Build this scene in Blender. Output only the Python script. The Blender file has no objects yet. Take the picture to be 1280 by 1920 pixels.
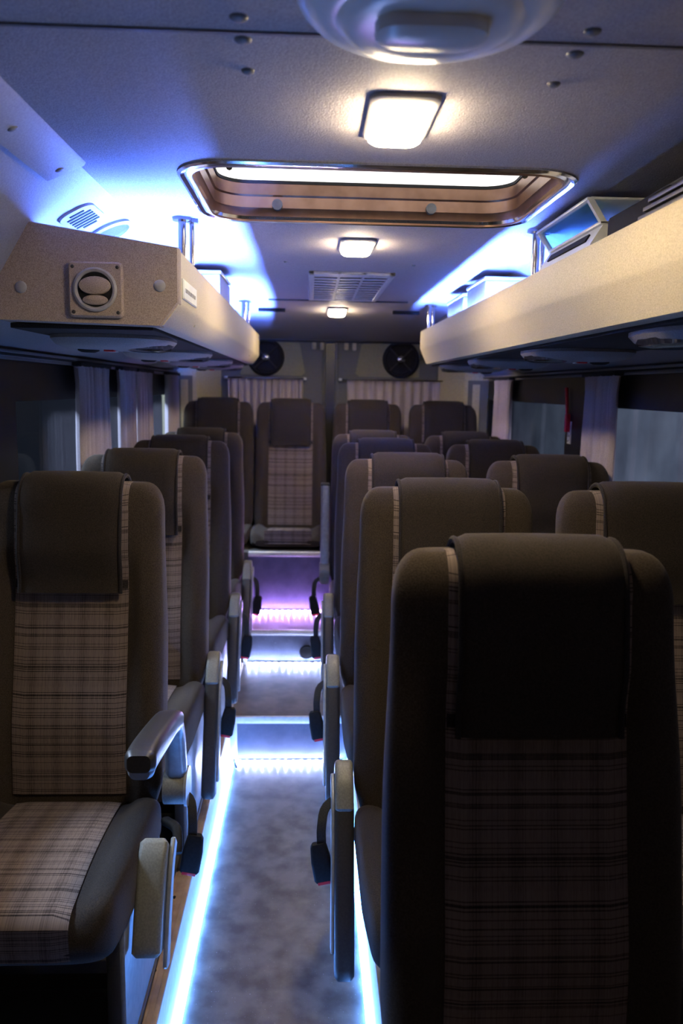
import bpy, bmesh, math, random
from mathutils import Vector, Matrix
random.seed(7)
PI = math.pi
C = bpy.context.scene.collection
scene = bpy.context.scene

# ------------------------------------------------------------------ camera
def setup_camera():
    yaw, pitch, roll = math.radians(2.4273), math.radians(8.7921), math.radians(1.0)
    F = Vector((math.sin(yaw)*math.cos(pitch), math.cos(yaw)*math.cos(pitch), -math.sin(pitch)))
    R = Vector((math.cos(yaw), -math.sin(yaw), 0))
    U = R.cross(F)
    c, s = math.cos(roll), math.sin(roll)
    R2 = R*c + U*s
    U2 = U*c - R*s
    cd = bpy.data.cameras.new('camera'); co = bpy.data.objects.new('camera', cd); C.objects.link(co)
    m = Matrix((R2, U2, -F)).transposed().to_4x4(); m.translation = Vector((0, 0, 1.6))
    co.matrix_world = m
    cd.sensor_fit = 'VERTICAL'; cd.sensor_height = 36; cd.sensor_width = 24
    cd.lens = 1493.0/1920*36
    cd.clip_start = 0.02
    cd.dof.use_dof = True; cd.dof.focus_distance = 1.75; cd.dof.aperture_fstop = 4.0
    scene.camera = co
setup_camera()
vs = scene.view_settings
vs.view_transform = 'Standard'; vs.look = 'None'; vs.gamma = 1; vs.exposure = 0.0; vs.use_curve_mapping = False
w = bpy.data.worlds.new('night'); scene.world = w; w.use_nodes = True
w.node_tree.nodes['Background'].inputs[0].default_value = (0.10, 0.13, 0.20, 1)
w.node_tree.nodes['Background'].inputs[1].default_value = 0.10

# emission strengths: lamps, leds and the stand-in glow of the hatch lid
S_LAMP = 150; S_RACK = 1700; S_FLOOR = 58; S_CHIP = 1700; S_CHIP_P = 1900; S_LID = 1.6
COL_LAMP = (1.0, 0.80, 0.50); COL_RACK = (0.085, 0.19, 1.0); COL_FLOOR = (0.09, 0.30, 1.0)
COL_STEP = (0.42, 0.52, 1.0); COL_STEP_P = (0.55, 0.28, 1.0)

def area(name, loc, rot, sx, sy, power, col):
    ld = bpy.data.lights.new(name, 'AREA'); ld.shape = 'RECTANGLE'; ld.size = sx; ld.size_y = sy
    ld.energy = power; ld.color = col
    o = bpy.data.objects.new(name, ld); C.objects.link(o); o.location = loc; o.rotation_euler = rot
    return o
# added area lights to brighten the yard on each side; no real fixtures
area('yard_fill_right', (2.2, 3.4, 4.2), (0, math.radians(-35), 0), 1.2, 4.0, 190, (0.84, 0.80, 1.0))
area('yard_fill_left', (-4.0, 3.5, 4.5), (0, math.radians(5), 0), 2.0, 3.0, 1800, (0.62, 0.76, 1.0))

area('front_fill', (.2, -2.6, 1.7), (math.radians(90), 0, 0), 1.6, .9, 5, (1.0, .66, .50))  # added warm fill without a real source, lifts the nearest seat front

# ------------------------------------------------------------------ materials
def newmat(name):
    m = bpy.data.materials.new(name); m.use_nodes = True
    nt = m.node_tree; b = nt.nodes['Principled BSDF']
    return m, nt, b
def coords(nt):
    t = nt.nodes.new('ShaderNodeTexCoord'); return t.outputs['Object']
def noise(nt, scale, detail=3, vec=None):
    n = nt.nodes.new('ShaderNodeTexNoise'); n.inputs['Scale'].default_value = scale; n.inputs['Detail'].default_value = detail
    nt.links.new(vec if vec is not None else coords(nt), n.inputs['Vector']); return n.outputs['Fac']
def ramp(nt, fac, stops):
    r = nt.nodes.new('ShaderNodeValToRGB'); e = r.color_ramp.elements
    while len(e) < len(stops): e.new(0.5)
    for i, (p, c) in enumerate(stops): e[i].position = p; e[i].color = (*c, 1)
    nt.links.new(fac, r.inputs['Fac']); return r.outputs['Color']
def bump(nt, b, h, strength, dist=0.002):
    n = nt.nodes.new('ShaderNodeBump'); n.inputs['Strength'].default_value = strength; n.inputs['Distance'].default_value = dist
    nt.links.new(h, n.inputs['Height']); nt.links.new(n.outputs['Normal'], b.inputs['Normal'])
def mottled(name, c1, c2, scale, rough=0.6, metal=0.0, bs=0.0, spec=0.5, lo=0.35, hi=0.65, detail=3):
    m, nt, b = newmat(name)
    f = noise(nt, scale, detail)
    nt.links.new(ramp(nt, f, [(lo, c1), (hi, c2)]), b.inputs['Base Color'])
    b.inputs['Roughness'].default_value = rough; b.inputs['Metallic'].default_value = metal
    b.inputs['Specular IOR Level'].default_value = spec
    if bs: bump(nt, b, f, bs)
    return m
def emit(name, col, s):
    m, nt, b = newmat(name)
    b.inputs['Base Color'].default_value = (0.8, 0.8, 0.8, 1)
    b.inputs['Emission Color'].default_value = (*col, 1); b.inputs['Emission Strength'].default_value = s
    return m
def math_node(nt, op, a, b=None):
    n = nt.nodes.new('ShaderNodeMath'); n.operation = op
    for i, v in enumerate((a, b)):
        if v is None: continue
        if isinstance(v, (int, float)): n.inputs[i].default_value = v
        else: nt.links.new(v, n.inputs[i])
    return n.outputs[0]
def plaid_mat():
    m, nt, b = newmat('plaid_weave')
    s = nt.nodes.new('ShaderNodeSeparateXYZ'); nt.links.new(coords(nt), s.inputs[0])
    X = s.outputs[0]; V = math_node(nt, 'SUBTRACT', s.outputs[2], s.outputs[1])
    def pulse(c, period, off, width):
        q = math_node(nt, 'ADD', c, off + 10.0)
        q = math_node(nt, 'DIVIDE', q, period)
        q = math_node(nt, 'FRACT', q)
        return math_node(nt, 'LESS_THAN', q, width/period)
    def add(l):
        r = l[0]
        for x in l[1:]: r = math_node(nt, 'ADD', r, x)
        return r
    hl = add([pulse(V, .0410, .000, .0013), pulse(V, .0410, .0040, .0013), pulse(V, .0410, .0190, .0011),
              pulse(V, .0560, .0310, .0014), pulse(V, .0560, .0350, .0014), pulse(V, .0310, .0100, .0010), pulse(V, .0730, .050, .0016)])
    vl = add([pulse(X, .058, .004, .0010), pulse(X, .058, .008, .0010), pulse(X, .058, .013, .0008),
              pulse(X, .037, .011, .0008), pulse(X, .0121, .0, .0006), pulse(X, .0083, .002, .0006)])
    hb = pulse(V, .123, .03, .045); vb = pulse(X, .060, .0, .020)
    tot = math_node(nt, 'ADD', math_node(nt, 'MULTIPLY', hl, .60), math_node(nt, 'MULTIPLY', vl, .26))
    tot = math_node(nt, 'ADD', tot, math_node(nt, 'MULTIPLY', hb, .07))
    tot = math_node(nt, 'ADD', tot, math_node(nt, 'MULTIPLY', vb, .12))
    cmb = nt.nodes.new('ShaderNodeCombineXYZ')
    nt.links.new(math_node(nt, 'MULTIPLY', X, 900), cmb.inputs[0]); nt.links.new(math_node(nt, 'MULTIPLY', V, 60), cmb.inputs[1])
    th = noise(nt, 1.0, 2, cmb.outputs[0])
    tot = math_node(nt, 'ADD', tot, math_node(nt, 'MULTIPLY', math_node(nt, 'SUBTRACT', th, .45), .7))
    col = ramp(nt, tot, [(0.0, (.20, .155, .135)), (0.85, (.013, .010, .010))])
    nt.links.new(col, b.inputs['Base Color']); b.inputs['Roughness'].default_value = .95
    b.inputs['Specular IOR Level'].default_value = .15
    bump(nt, b, th, .3, .001)
    return m
M = {}
def fabric(name, c1, c2):
    m = mottled(name, c1, c2, 420, .95, bs=.35, spec=.15)
    b = m.node_tree.nodes['Principled BSDF']
    b.inputs['Sheen Weight'].default_value = .12; b.inputs['Sheen Roughness'].default_value = .5
    b.inputs['Sheen Tint'].default_value = (.5, .46, .42, 1)
    return m
M['fabric'] = fabric('seat_fabric', (.030, .022, .016), (.056, .042, .031))
M['flap'] = fabric('headrest_fabric', (.022, .017, .014), (.040, .031, .025))
M['piping'] = fabric('piping_fabric', (.015, .012, .012), (.03, .025, .025))
M['plaid'] = plaid_mat()
M['dark_plastic'] = mottled('dark_plastic', (.022, .020, .019), (.032, .029, .027), 200, .42)
M['grey_plastic'] = mottled('grey_plastic', (.15, .15, .13), (.20, .20, .175), 250, .45)
M['steel_grey'] = mottled('painted_steel', (.24, .26, .28), (.30, .32, .34), 60, .4, .2)
M['black'] = mottled('black_plastic', (.005, .005, .005), (.009, .009, .009), 150, .75, spec=.25)
M['rubber'] = mottled('black_rubber', (.006, .006, .007), (.012, .012, .013), 90, .8)
M['webbing'] = mottled('belt_webbing', (.010, .010, .010), (.022, .022, .022), 500, .9)
M['red'] = mottled('red_plastic', (.60, .01, .02), (.70, .02, .03), 60, .35)
M['ceiling'] = mottled('ceiling_vinyl', (.30, .275, .29), (.42, .39, .41), 380, .72, bs=.5, detail=2)
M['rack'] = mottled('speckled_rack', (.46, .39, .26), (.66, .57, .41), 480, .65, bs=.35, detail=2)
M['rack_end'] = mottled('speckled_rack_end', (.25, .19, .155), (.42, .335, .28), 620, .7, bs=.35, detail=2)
M['wall'] = mottled('wall_panel', (.27, .27, .29), (.33, .33, .35), 260, .6, bs=.2)
M['wall_dark'] = mottled('lower_wall_carpet', (.05, .048, .045), (.08, .075, .07), 300, .95)
M['beige'] = mottled('beige_trim', (.46, .40, .24), (.52, .46, .29), 80, .6)
M['door'] = mottled('door_panel', (.105, .105, .088), (.14, .14, .118), 250, .7, bs=.2)
M['door_inset'] = mottled('door_inset', (.20, .19, .11), (.25, .235, .14), 200, .7)
M['chrome'] = mottled('chrome', (.75, .76, .78), (.80, .81, .83), 20, .12, 1.0)
M['warm_alu'] = mottled('warm_reflecting_alu', (.23, .13, .085), (.31, .18, .12), 18, .34, .8)  # aluminium with its warm reflected light put into the brown base colour
M['white_plastic'] = mottled('white_plastic', (.72, .74, .76), (.78, .80, .82), 30, .25)
M['grille'] = mottled('grille_grey', (.50, .49, .50), (.58, .57, .58), 60, .5)
M['white_trim'] = mottled('white_riser_trim', (.62, .62, .62), (.72, .72, .72), 60, .5)
M['wood'] = mottled('brown_edge_trim', (.26, .17, .10), (.34, .235, .145), 35, .45)
M['grommet'] = mottled('grommet', (.004, .004, .004), (.006, .006, .006), 60, .9, spec=.1)
M['cap'] = mottled('screw_cap', (.28, .27, .28), (.33, .32, .33), 60, .5)
M['blue_cap'] = mottled('dark_screw_cap', (.10, .10, .11), (.14, .14, .15), 60, .5)
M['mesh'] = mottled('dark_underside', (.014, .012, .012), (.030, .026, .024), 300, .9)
M['duct'] = mottled('service_duct', (.22, .21, .22), (.28, .27, .28), 300, .65)
M['frit'] = mottled('black_glass_border', (.004, .004, .005), (.008, .008, .009), 40, .35)
M['curtain'] = mottled('curtain_cloth', (.44, .38, .42), (.52, .46, .50), 300, .9, bs=.2)
M['label'] = mottled('label_white', (.72, .74, .70), (.78, .80, .76), 40, .5)
M['ink'] = mottled('label_ink', (.30, .30, .30), (.36, .36, .36), 40, .5)
M['concrete'] = mottled('concrete_wall', (.16, .16, .18), (.34, .34, .36), 1.6, .9, detail=6, lo=.3, hi=.7)
M['asphalt'] = mottled('asphalt', (.10, .11, .12), (.16, .17, .18), 12, .8)
M['car'] = mottled('car_paint', (.38, .42, .46), (.42, .46, .50), 4, .35, .2)
M['lamp'] = emit('lamp_lens', COL_LAMP, S_LAMP)
M['led_rack'] = emit('led_blue', COL_RACK, S_RACK)
M['led_floor'] = emit('led_cool_white', COL_FLOOR, S_FLOOR)
M['chip'] = emit('led_chip_cool', COL_STEP, S_CHIP)
M['chip_p'] = emit('led_chip_violet', COL_STEP_P, S_CHIP_P)
M['lid'] = emit('backlit_lid_glow', (1.0, .97, .90), S_LID)  # emission stands in for light coming through the translucent lid
M['amber'] = emit('amber_lamp', (1.0, .35, .05), 3)

def floor_mat(name, c1, c2, rough):
    m, nt, b = newmat(name)
    f = noise(nt, 13, 9); g = noise(nt, 260, 2)
    base = ramp(nt, f, [(.36, c1), (.62, c2)])
    sp = ramp(nt, g, [(.70, (0, 0, 0)), (.78, (.35, .38, .42))])
    mx = nt.nodes.new('ShaderNodeMix'); mx.data_type = 'RGBA'; mx.blend_type = 'ADD'; mx.inputs[0].default_value = 1
    nt.links.new(base, mx.inputs[6]); nt.links.new(sp, mx.inputs[7]); nt.links.new(mx.outputs[2], b.inputs['Base Color'])
    rr = nt.nodes.new('ShaderNodeMapRange'); nt.links.new(f, rr.inputs[0]); rr.inputs[3].default_value = rough-.1; rr.inputs[4].default_value = rough+.15
    nt.links.new(rr.outputs[0], b.inputs['Roughness'])
    bump(nt, b, g, .15, .001)
    return m
M['floor'] = floor_mat('aisle_vinyl', (.070, .057, .044), (.155, .132, .108), .38)
M['riser'] = floor_mat('riser_vinyl', (.045, .052, .085), (.070, .080, .125), .6)
def glass_mat(name, tint=(.75, .78, .82), tr=.85):
    m = bpy.data.materials.new(name); m.use_nodes = True; nt = m.node_tree; nt.nodes.clear()
    o = nt.nodes.new('ShaderNodeOutputMaterial'); mix = nt.nodes.new('ShaderNodeMixShader'); mix.inputs[0].default_value = 1-tr
    t = nt.nodes.new('ShaderNodeBsdfTransparent'); t.inputs[0].default_value = (*tint, 1)
    g = nt.nodes.new('ShaderNodeBsdfGlossy'); g.inputs['Roughness'].default_value = .05; g.inputs[0].default_value = (.8, .8, .8, 1)
    nt.links.new(t.outputs[0], mix.inputs[1]); nt.links.new(g.outputs[0], mix.inputs[2]); nt.links.new(mix.outputs[0], o.inputs[0])
    return m
M['glass'] = glass_mat('window_glass', (.8, .83, .87), .93)
M['clear'] = glass_mat('clear_plastic', (.55, .6, .65), .7)
M['cyan_clear'] = glass_mat('tinted_plastic', (.62, .85, .92), .8)

# ------------------------------------------------------------------ geometry helpers: every one returns (verts, faces)
def box(x0, x1, y0, y1, z0, z1, bev=0, seg=2):
    bm = bmesh.new(); bmesh.ops.create_cube(bm, size=1)
    for v in bm.verts:
        v.co = Vector(((x0+x1)/2 + v.co.x*(x1-x0), (y0+y1)/2 + v.co.y*(y1-y0), (z0+z1)/2 + v.co.z*(z1-z0)))
    if bev: bmesh.ops.bevel(bm, geom=bm.edges[:], offset=bev, segments=seg, affect='EDGES', profile=.5)
    bm.verts.index_update()
    r = ([v.co.copy() for v in bm.verts], [[v.index for v in f.verts] for f in bm.faces]); bm.free(); return r
def xf(g, mtx): return ([mtx @ Vector(v) for v in g[0]], g[1])
def loft(loops, cap=True, closed=False):
    V = []; Fs = []; n = len(loops[0])
    for l in loops: V += [Vector(p) for p in l]
    m = len(loops)
    for i in range(m if closed else m-1):
        a = i*n; b = ((i+1) % m)*n
        for j in range(n): Fs.append([a+j, a+(j+1) % n, b+(j+1) % n, b+j])
    if cap and not closed: Fs.append(list(range(n))[::-1]); Fs.append(list(range((m-1)*n, m*n)))
    return V, Fs
def frames(path, up=None):
    path = [Vector(p) for p in path]; out = []; prev = None
    for i, p in enumerate(path):
        t = (path[min(i+1, len(path)-1)] - path[max(i-1, 0)]).normalized()
        if up is not None: a = Vector(up)
        else: a = prev if prev is not None else (Vector((0, 0, 1)) if abs(t.z) < .9 else Vector((1, 0, 0)))
        s = t.cross(a)
        if s.length < 1e-5: s = t.orthogonal()
        s.normalize(); u = s.cross(t).normalized(); prev = u
        out.append((p, s, u))
    return out
def tube(path, r, n=10, up=None):
    rs = r if isinstance(r, (list, tuple)) else [r]*len(path)
    return loft([[p + s*(math.cos(2*PI*k/n)*rr) + u*(math.sin(2*PI*k/n)*rr) for k in range(n)] for (p, s, u), rr in zip(frames(path, up), rs)])
def rrect(w, h, r, n=4):
    pts = []
    for cx, cy, a0 in ((w/2-r, h/2-r, 0), (-w/2+r, h/2-r, 90), (-w/2+r, -h/2+r, 180), (w/2-r, -h/2+r, 270)):
        for k in range(n+1):
            a = math.radians(a0 + 90*k/n); pts.append((cx+r*math.cos(a), cy+r*math.sin(a)))
    return pts
def sweep(path, w, h, r, up=(1, 0, 0), taper=True):
    fr = frames(path, up); L = []
    N = len(fr)
    for i, (p, s, u) in enumerate(fr):
        k = 1.0
        L.append([p + s*(a*k) + u*(b*k) for a, b in rrect(h, w, r)])
    if taper:
        for end, nb in ((0, 1), (N-1, N-2)):
            p, s, u = fr[end]; d = (Vector(path[end]) - Vector(path[nb])).normalized()
            ext = [[p + d*(r*.9) + s*(a*.75) + u*(b*.75) for a, b in rrect(h, w, r)]]
            L = ext + L if end == 0 else L + ext
    return loft(L)
def bez(pts, n=8):
    # Catmull-Rom through the points
    P = [Vector(p) for p in pts]; P = [P[0]*2-P[1]] + P + [P[-1]*2-P[-2]]; out = []
    for i in range(1, len(P)-2):
        for k in range(n):
            t = k/n; a, b, c, d = P[i-1:i+3]
            out.append(.5*((2*b) + (c-a)*t + (2*a-5*b+4*c-d)*t*t + (-a+3*b-3*c+d)*t**3))
    out.append(P[-2]); return out
def cyl(p0, p1, r, r2=None, n=20):
    p0 = Vector(p0); p1 = Vector(p1); return tube([p0, p1], [r, r if r2 is None else r2], n)
def prism(poly, axis, a, b):
    def mk(p, t): return {'x': (t, p[0], p[1]), 'y': (p[0], t, p[1]), 'z': (p[0], p[1], t)}[axis]
    return loft([[mk(p, a) for p in poly], [mk(p, b) for p in poly]])
def dome(c, rx, ry, h, n=28, m=7, axis=(0, 0, -1)):
    L = []
    for i in range(m):
        a = PI/2*i/(m-.4); L.append([(c[0]+rx*math.cos(a)*math.cos(2*PI*k/n), c[1]+ry*math.cos(a)*math.sin(2*PI*k/n), c[2]+h*math.sin(a)) for k in range(n)])
    return loft(L)
def join(*gs):
    V = []; Fs = []
    for g in gs:
        o = len(V); V += [Vector(v) for v in g[0]]; Fs += [[i+o for i in f] for f in g[1]]
    return V, Fs
def mirx(g, c=.135): return ([Vector((2*c-v[0], v[1], v[2])) for v in g[0]], [f[::-1] for f in g[1]])

def obj(name, g, mat, parent=None, sharp=35, kind=None):
    me = bpy.data.meshes.new(name)
    V, Fs = g; off = Vector((0, 0, 0))
    if parent is None and kind != 'structure':
        xs = [v[0] for v in V]; ys = [v[1] for v in V]; zs = [v[2] for v in V]
        off = Vector(((min(xs)+max(xs))/2, (min(ys)+max(ys))/2, min(zs)))
    me.from_pydata([Vector(v)-off for v in V], [], Fs)
    bm = bmesh.new(); bm.from_mesh(me); bmesh.ops.recalc_face_normals(bm, faces=bm.faces[:]); bm.to_mesh(me); bm.free()
    me.polygons.foreach_set('use_smooth', [True]*len(me.polygons)); me.set_sharp_from_angle(angle=math.radians(sharp))
    me.materials.append(M[mat]); me.update()
    o = bpy.data.objects.new(name, me); C.objects.link(o); o.location = off
    if parent is not None: o.parent = parent
    if kind: o['kind'] = kind
    return o
def tag(o, label, cat, group=None):
    o['label'] = label; o['category'] = cat
    if group: o['group'] = group
    return o
def thing(name, label, cat, loc=(0, 0, 0), group=None):
    o = bpy.data.objects.new(name, None); C.objects.link(o); o.location = loc; o.empty_display_size = .05
    return tag(o, label, cat, group)
def struct(name, g, mat, sharp=35): return obj(name, g, mat, None, sharp, 'structure')
def dup(root, loc, label=None, group=None):
    def cp(o, parent):
        c = o.copy(); C.objects.link(c)
        if parent is not None: c.parent = parent
        for ch in list(o.children): cp(ch, c)
        return c
    r = cp(root, None); r.location = loc
    if label: r['label'] = label
    if group: r['group'] = group
    return r

H = 1.6      # camera height over the sunken aisle
ZC = 2.02    # ceiling
XL, XR = -.84, 1.11

# ------------------------------------------------------------------ shell: floors and steps
struct('floor', box(-.325, .18, -.9, 3.255, -.04, 0), 'floor')
struct('floor_platform_left', box(XL-.06, -.33, -.9, 4.316, -.04, .2), 'wall_dark')
struct('floor_platform_right', box(.185, XR+.06, -.9, 4.316, -.04, .2), 'wall_dark')
struct('floor_step_lower', box(-.33, .185, 3.26, 3.94, -.04, .2), 'floor')
struct('floor_step_upper', box(-.33, .185, 3.945, 4.312, -.04, .37), 'floor')
struct('floor_rear', box(XL-.06, XR+.06, 4.32, 5.36, -.04, .70), 'wall_dark')
# risers and their trims
struct('trim_1', box(-.31, .18, 3.250, 3.2595, .0, .175), 'riser')
struct('trim_2', box(-.325, .18, 3.246, 3.262, .175, .205, .002), 'white_trim')
struct('trim_3', box(-.325, -.295, 3.244, 3.258, 0, .177, .002), 'white_trim')
struct('trim_4', box(-.325, .18, 3.932, 3.9445, .2, .355), 'riser')
struct('trim_5', box(-.325, .18, 3.925, 3.95, .352, .376, .002), 'white_trim')
struct('trim_6', box(-.325, -.306, 3.926, 3.94, .2, .354, .002), 'white_trim')
struct('trim_7', box(-.325, .18, 4.304, 4.3195, .37, .685), 'riser')
struct('trim_8', box(-.325, .18, 4.296, 4.33, .682, .706, .002), 'white_trim')
# aisle side panels and brown edge trims
struct('trim_9', box(-.333, -.325, -.9, 3.255, 0, .197), 'white_trim')
struct('trim_10', box(.18, .188, -.9, 3.255, 0, .197), 'white_trim')
struct('trim_11', join(box(-.372, -.322, -.9, 3.93, .198, .207, .003), box(-.366, -.360, -.9, 3.93, .206, .209), box(-.353, -.347, -.9, 3.93, .206, .209), box(-.340, -.334, -.9, 3.93, .206, .209)), 'wood')
struct('trim_12', box(.177, .215, -.9, 3.93, .198, .207, .003), 'wood')
g = join(*[cyl((-.356, .9+.28*k, .206), (-.356, .9+.28*k, .2115), .004, n=8) for k in range(11)])
struct('trim_13', g, 'black')
o = obj('grommet', join(tube([(.0+.032*math.cos(a), 3.928, .262+.032*math.sin(a)) for a in [2*PI*k/20 for k in range(21)]], .005, 8), cyl((0, 3.924, .262), (0, 3.932, .262), .03)), 'grommet')
tag(o, 'round black grommet set in the riser of the second step', 'grommet')

# ------------------------------------------------------------------ walls
def side_wall(sgn_name, mir, openings):
    mm = (lambda g: mirx(g)) if mir else (lambda g: g)
    struct('wall_%s' % sgn_name, mm(box(XL-.04, XL, -.9, 5.36, .2, 1.02)), 'wall_dark')
    # upper cove: window header to ceiling edge
    prof = [(-.84, 1.672), (-.665, 1.823), (-.592, 1.945), (-.45, 2.02), (-.45, 2.06), (-.64, 1.98), (-.72, 1.86), (-.90, 1.70), (-.90, 1.672)]
    struct('wall_upper_%s' % sgn_name, mm(prism(prof, 'y', -.9, 5.36)), 'wall')
    # black window band with the openings
    y = -.9; parts = []
    zb, zt = 1.03, 1.548
    for a, b in openings:
        parts.append(box(XL-.03, XL+.002, y, a, zb, zt)); y = b
    parts.append(box(XL-.03, XL+.002, y, 5.36, zb, zt))
    parts.append(box(XL-.03, XL+.002, -.9, 5.36, zt, 1.674)); parts.append(box(XL-.03, XL+.002, -.9, 5.36, 1.02, zb))
    struct('window_frame_%s' % sgn_name, mm(join(*parts)), 'frit')
n = 1
for name, mir, ops in (('left', False, [(.5, 1.95), (2.33, 3.28), (3.42, 4.93)]), ('right', True, [(.5, 3.08), (3.42, 4.93)])):
    side_wall(name, mir, ops)
    for a, b in ops:
        g = box(XL-.018, XL-.012, a-.005, b+.005, 1.02, 1.56)
        struct('window_%d' % n, mirx(g) if mir else g, 'glass'); n += 1
# ceiling with rounded hatch opening
def rr_loop(x0, x1, y0, y1, r, z, n=8):
    return [Vector(((x0+x1)/2+a, (y0+y1)/2+b, z)) for a, b in rrect(x1-x0, y1-y0, r, n)]
HX0, HX1, HY0, HY1 = -.240, .508, 1.602, 2.095
def ceiling():
    bm = bmesh.new()
    out = [bm.verts.new(p) for p in [(-.46, -.9, ZC), (.73, -.9, ZC), (.73, 3.95, ZC), (-.46, 3.95, ZC)]]
    inn = [bm.verts.new(p) for p in rr_loop(HX0, HX1, HY0, HY1, .085, ZC)]
    eds = []
    for L in (out, inn):
        for i in range(len(L)): eds.append(bm.edges.new((L[i], L[(i+1) % len(L)])))
    bmesh.ops.triangle_fill(bm, use_beauty=True, use_dissolve=False, edges=eds)
    prev = [out[3], out[2]]
    for yy, zz in ((4.1, 2.016), (4.4, 2.0), (4.7, 1.975), (5.0, 1.945), (5.2, 1.915), (5.36, 1.895)):
        cur = [bm.verts.new((-.46, yy, zz)), bm.verts.new((.73, yy, zz))]
        bm.faces.new((prev[0], prev[1], cur[1], cur[0])); prev = cur
    ex = bmesh.ops.extrude_face_region(bm, geom=bm.faces[:])
    for v in ex['geom']:
        if isinstance(v, bmesh.types.BMVert): v.co.z += .03
    bm.verts.index_update()
    r = ([v.co.copy() for v in bm.verts], [[v.index for v in f.verts] for f in bm.faces]); bm.free(); return r
struct('ceiling', ceiling(), 'ceiling')
struct('ceiling_seam', join(box(-.46, .73, 1.030, 1.036, ZC-.0025, ZC+.002), box(-.20, .47, 3.93, 3.96, ZC-.006, ZC+.002)), 'blue_cap')
# back corners of the header beyond the flat ceiling
struct('trim_14', join(box(XL-.05, -.455, 4.70, 5.36, 1.80, 2.05), ), 'wall_dark')
struct('trim_15', join(box(.725, XR+.05, 4.30, 5.36, 1.80, 2.05), ), 'wall_dark')
struct('wall_front', box(XL-.1, XR+.1, -.95, -.9, -.04, .95), 'wall_dark')
struct('trim_23', box(XL-.1, XR+.1, -.95, -.9, 1.92, 2.1), 'wall_dark')
struct('window_windscreen', box(XL-.1, XR+.1, -.93, -.92, .95, 1.92), 'glass')
struct('wall_rear', box(XL-.1, XR+.1, 5.33, 5.40, .6, 2.06), 'wall_dark')
# rear doors
for i, (x0, x1) in enumerate(((XL+.02, .105), (.165, XR-.02))):
    d = struct('door_%d' % (i+1), box(x0, x1, 5.295, 5.33, .7, 1.905, .008), 'door')
    xa, xb = ((-.20, -.03) if i == 0 else (.30, .50))
    fx = (lambda x: x) if i == 0 else (lambda x: .27-x)
    poly = [(fx(x), z) for x, z in ((-.45, 1.68), (-.055, 1.68), (-.03, 1.70), (-.065, 1.885), (-.09, 1.90), (-.45, 1.90))]
    p = obj('inset_panel', prism(poly, 'y', 5.288, 5.299), 'door_inset', d)
struct('trim_16', box(.105, .165, 5.30, 5.33, .7, 1.91), 'frit')
struct('trim_17', box(.085, .098, 5.275, 5.297, .72, 1.90, .003), 'door')
struct('trim_18', box(.175, .188, 5.275, 5.297, .72, 1.90, .003), 'door')
struct('trim_19', box(-.46, .73, 5.26, 5.335, 1.895, 1.93, .005), 'frit')
# D pillars, beige with a slot
for nm, mir in (('trim_20', False), ('trim_21', True)):
    poly = [(-.84, 4.96), (-.70, 5.02), (-.575, 5.28), (-.575, 5.33), (-.9, 5.33), (-.9, 4.96)]
    g = prism(poly, 'z', .7, 1.80)
    if mir: g = mirx(g)
    dp = struct(nm, g, 'beige')
    a = Vector((-.835, 4.950, 0)); b = Vector((-.715, 5.005, 0))
    def sl(z0, z1, u0, u1, th):
        nrm = (b-a).normalized().cross(Vector((0, 0, 1)))
        P = [a+(b-a)*u0, a+(b-a)*u1]
        V = [p+nrm*t+Vector((0, 0, z)) for t in (-.004, th) for z in (z0, z1) for p in P]
        gg = (V, [[0, 1, 3, 2], [4, 6, 7, 5], [0, 4, 5, 1], [2, 3, 7, 6], [0, 2, 6, 4], [1, 5, 7, 3]])
        return mirx(gg) if mir else gg
    obj('pillar_recess', sl(.9, 1.665, -.02, .95, .004), 'door', dp)
    obj('pillar_slot', sl(.95, 1.64, .38, .72, .009), 'beige', dp)

# ------------------------------------------------------------------ ceiling items
def ceiling_lamp(x, y, label, tilt=0, z=ZC):
    t = thing('ceiling_lamp', label, 'lamp', (x, y, z), 'lamps along the middle of the ceiling')
    hs = [(.052, .104, 0), (.052, .104, -.006), (.047, .098, -.010)]
    L = [[(a, b, zz) for a, b in rrect(2*hx, 2*hy, .02, 5)] for hx, hy, zz in hs]
    obj('housing', loft(L), 'cap', t)
    hs = [(.044, .093, -.006), (.043, .092, -.016), (.036, .084, -.022), (.02, .06, -.024)]
    L = [[(a, b, zz) for a, b in rrect(2*hx, 2*hy, .018, 5)] for hx, hy, zz in hs]
    obj('lens', loft(L), 'lamp', t)
    t.rotation_euler.x = tilt
    return t
ceiling_lamp(.135, 1.315, 'largest, nearest glowing lamp on the ceiling between the vent dome and the roof hatch')
ceiling_lamp(.135, 2.43, 'middle glowing lamp on the ceiling just behind the open roof hatch')
ceiling_lamp(.140, 4.28, 'smallest, farthest glowing lamp on the ceiling behind the slatted grille', -.06, 2.006)

# dome at the top of the picture
t = thing('roof_vent_dome', 'round milky plastic ventilation dome on the ceiling near the first lamp', 'vent', (.125, .925, ZC))
def ring(r, z, n=48): return [(r*math.cos(2*PI*k/n), r*math.sin(2*PI*k/n), z) for k in range(n)]
obj('rim', loft([ring(.143, 0), ring(.145, -.004), ring(.140, -.012), ring(.128, -.022), ring(.105, -.028)]), 'white_plastic', t)
obj('bowl', loft([ring(.105, -.024), ring(.098, -.032), ring(.085, -.037), ring(.06, -.040), ring(.03, -.041)]), 'white_plastic', t)
obj('deflector', loft([[(x*1.0, -.02+y, z) for x, y in rrect(.12, .06, .028, 6)] for z in (-.036, -.052)] + [[(x*.8, -.02+y*.7, -.058) for x, y in rrect(.12, .06, .028, 6)]]), 'white_plastic', t)

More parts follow.
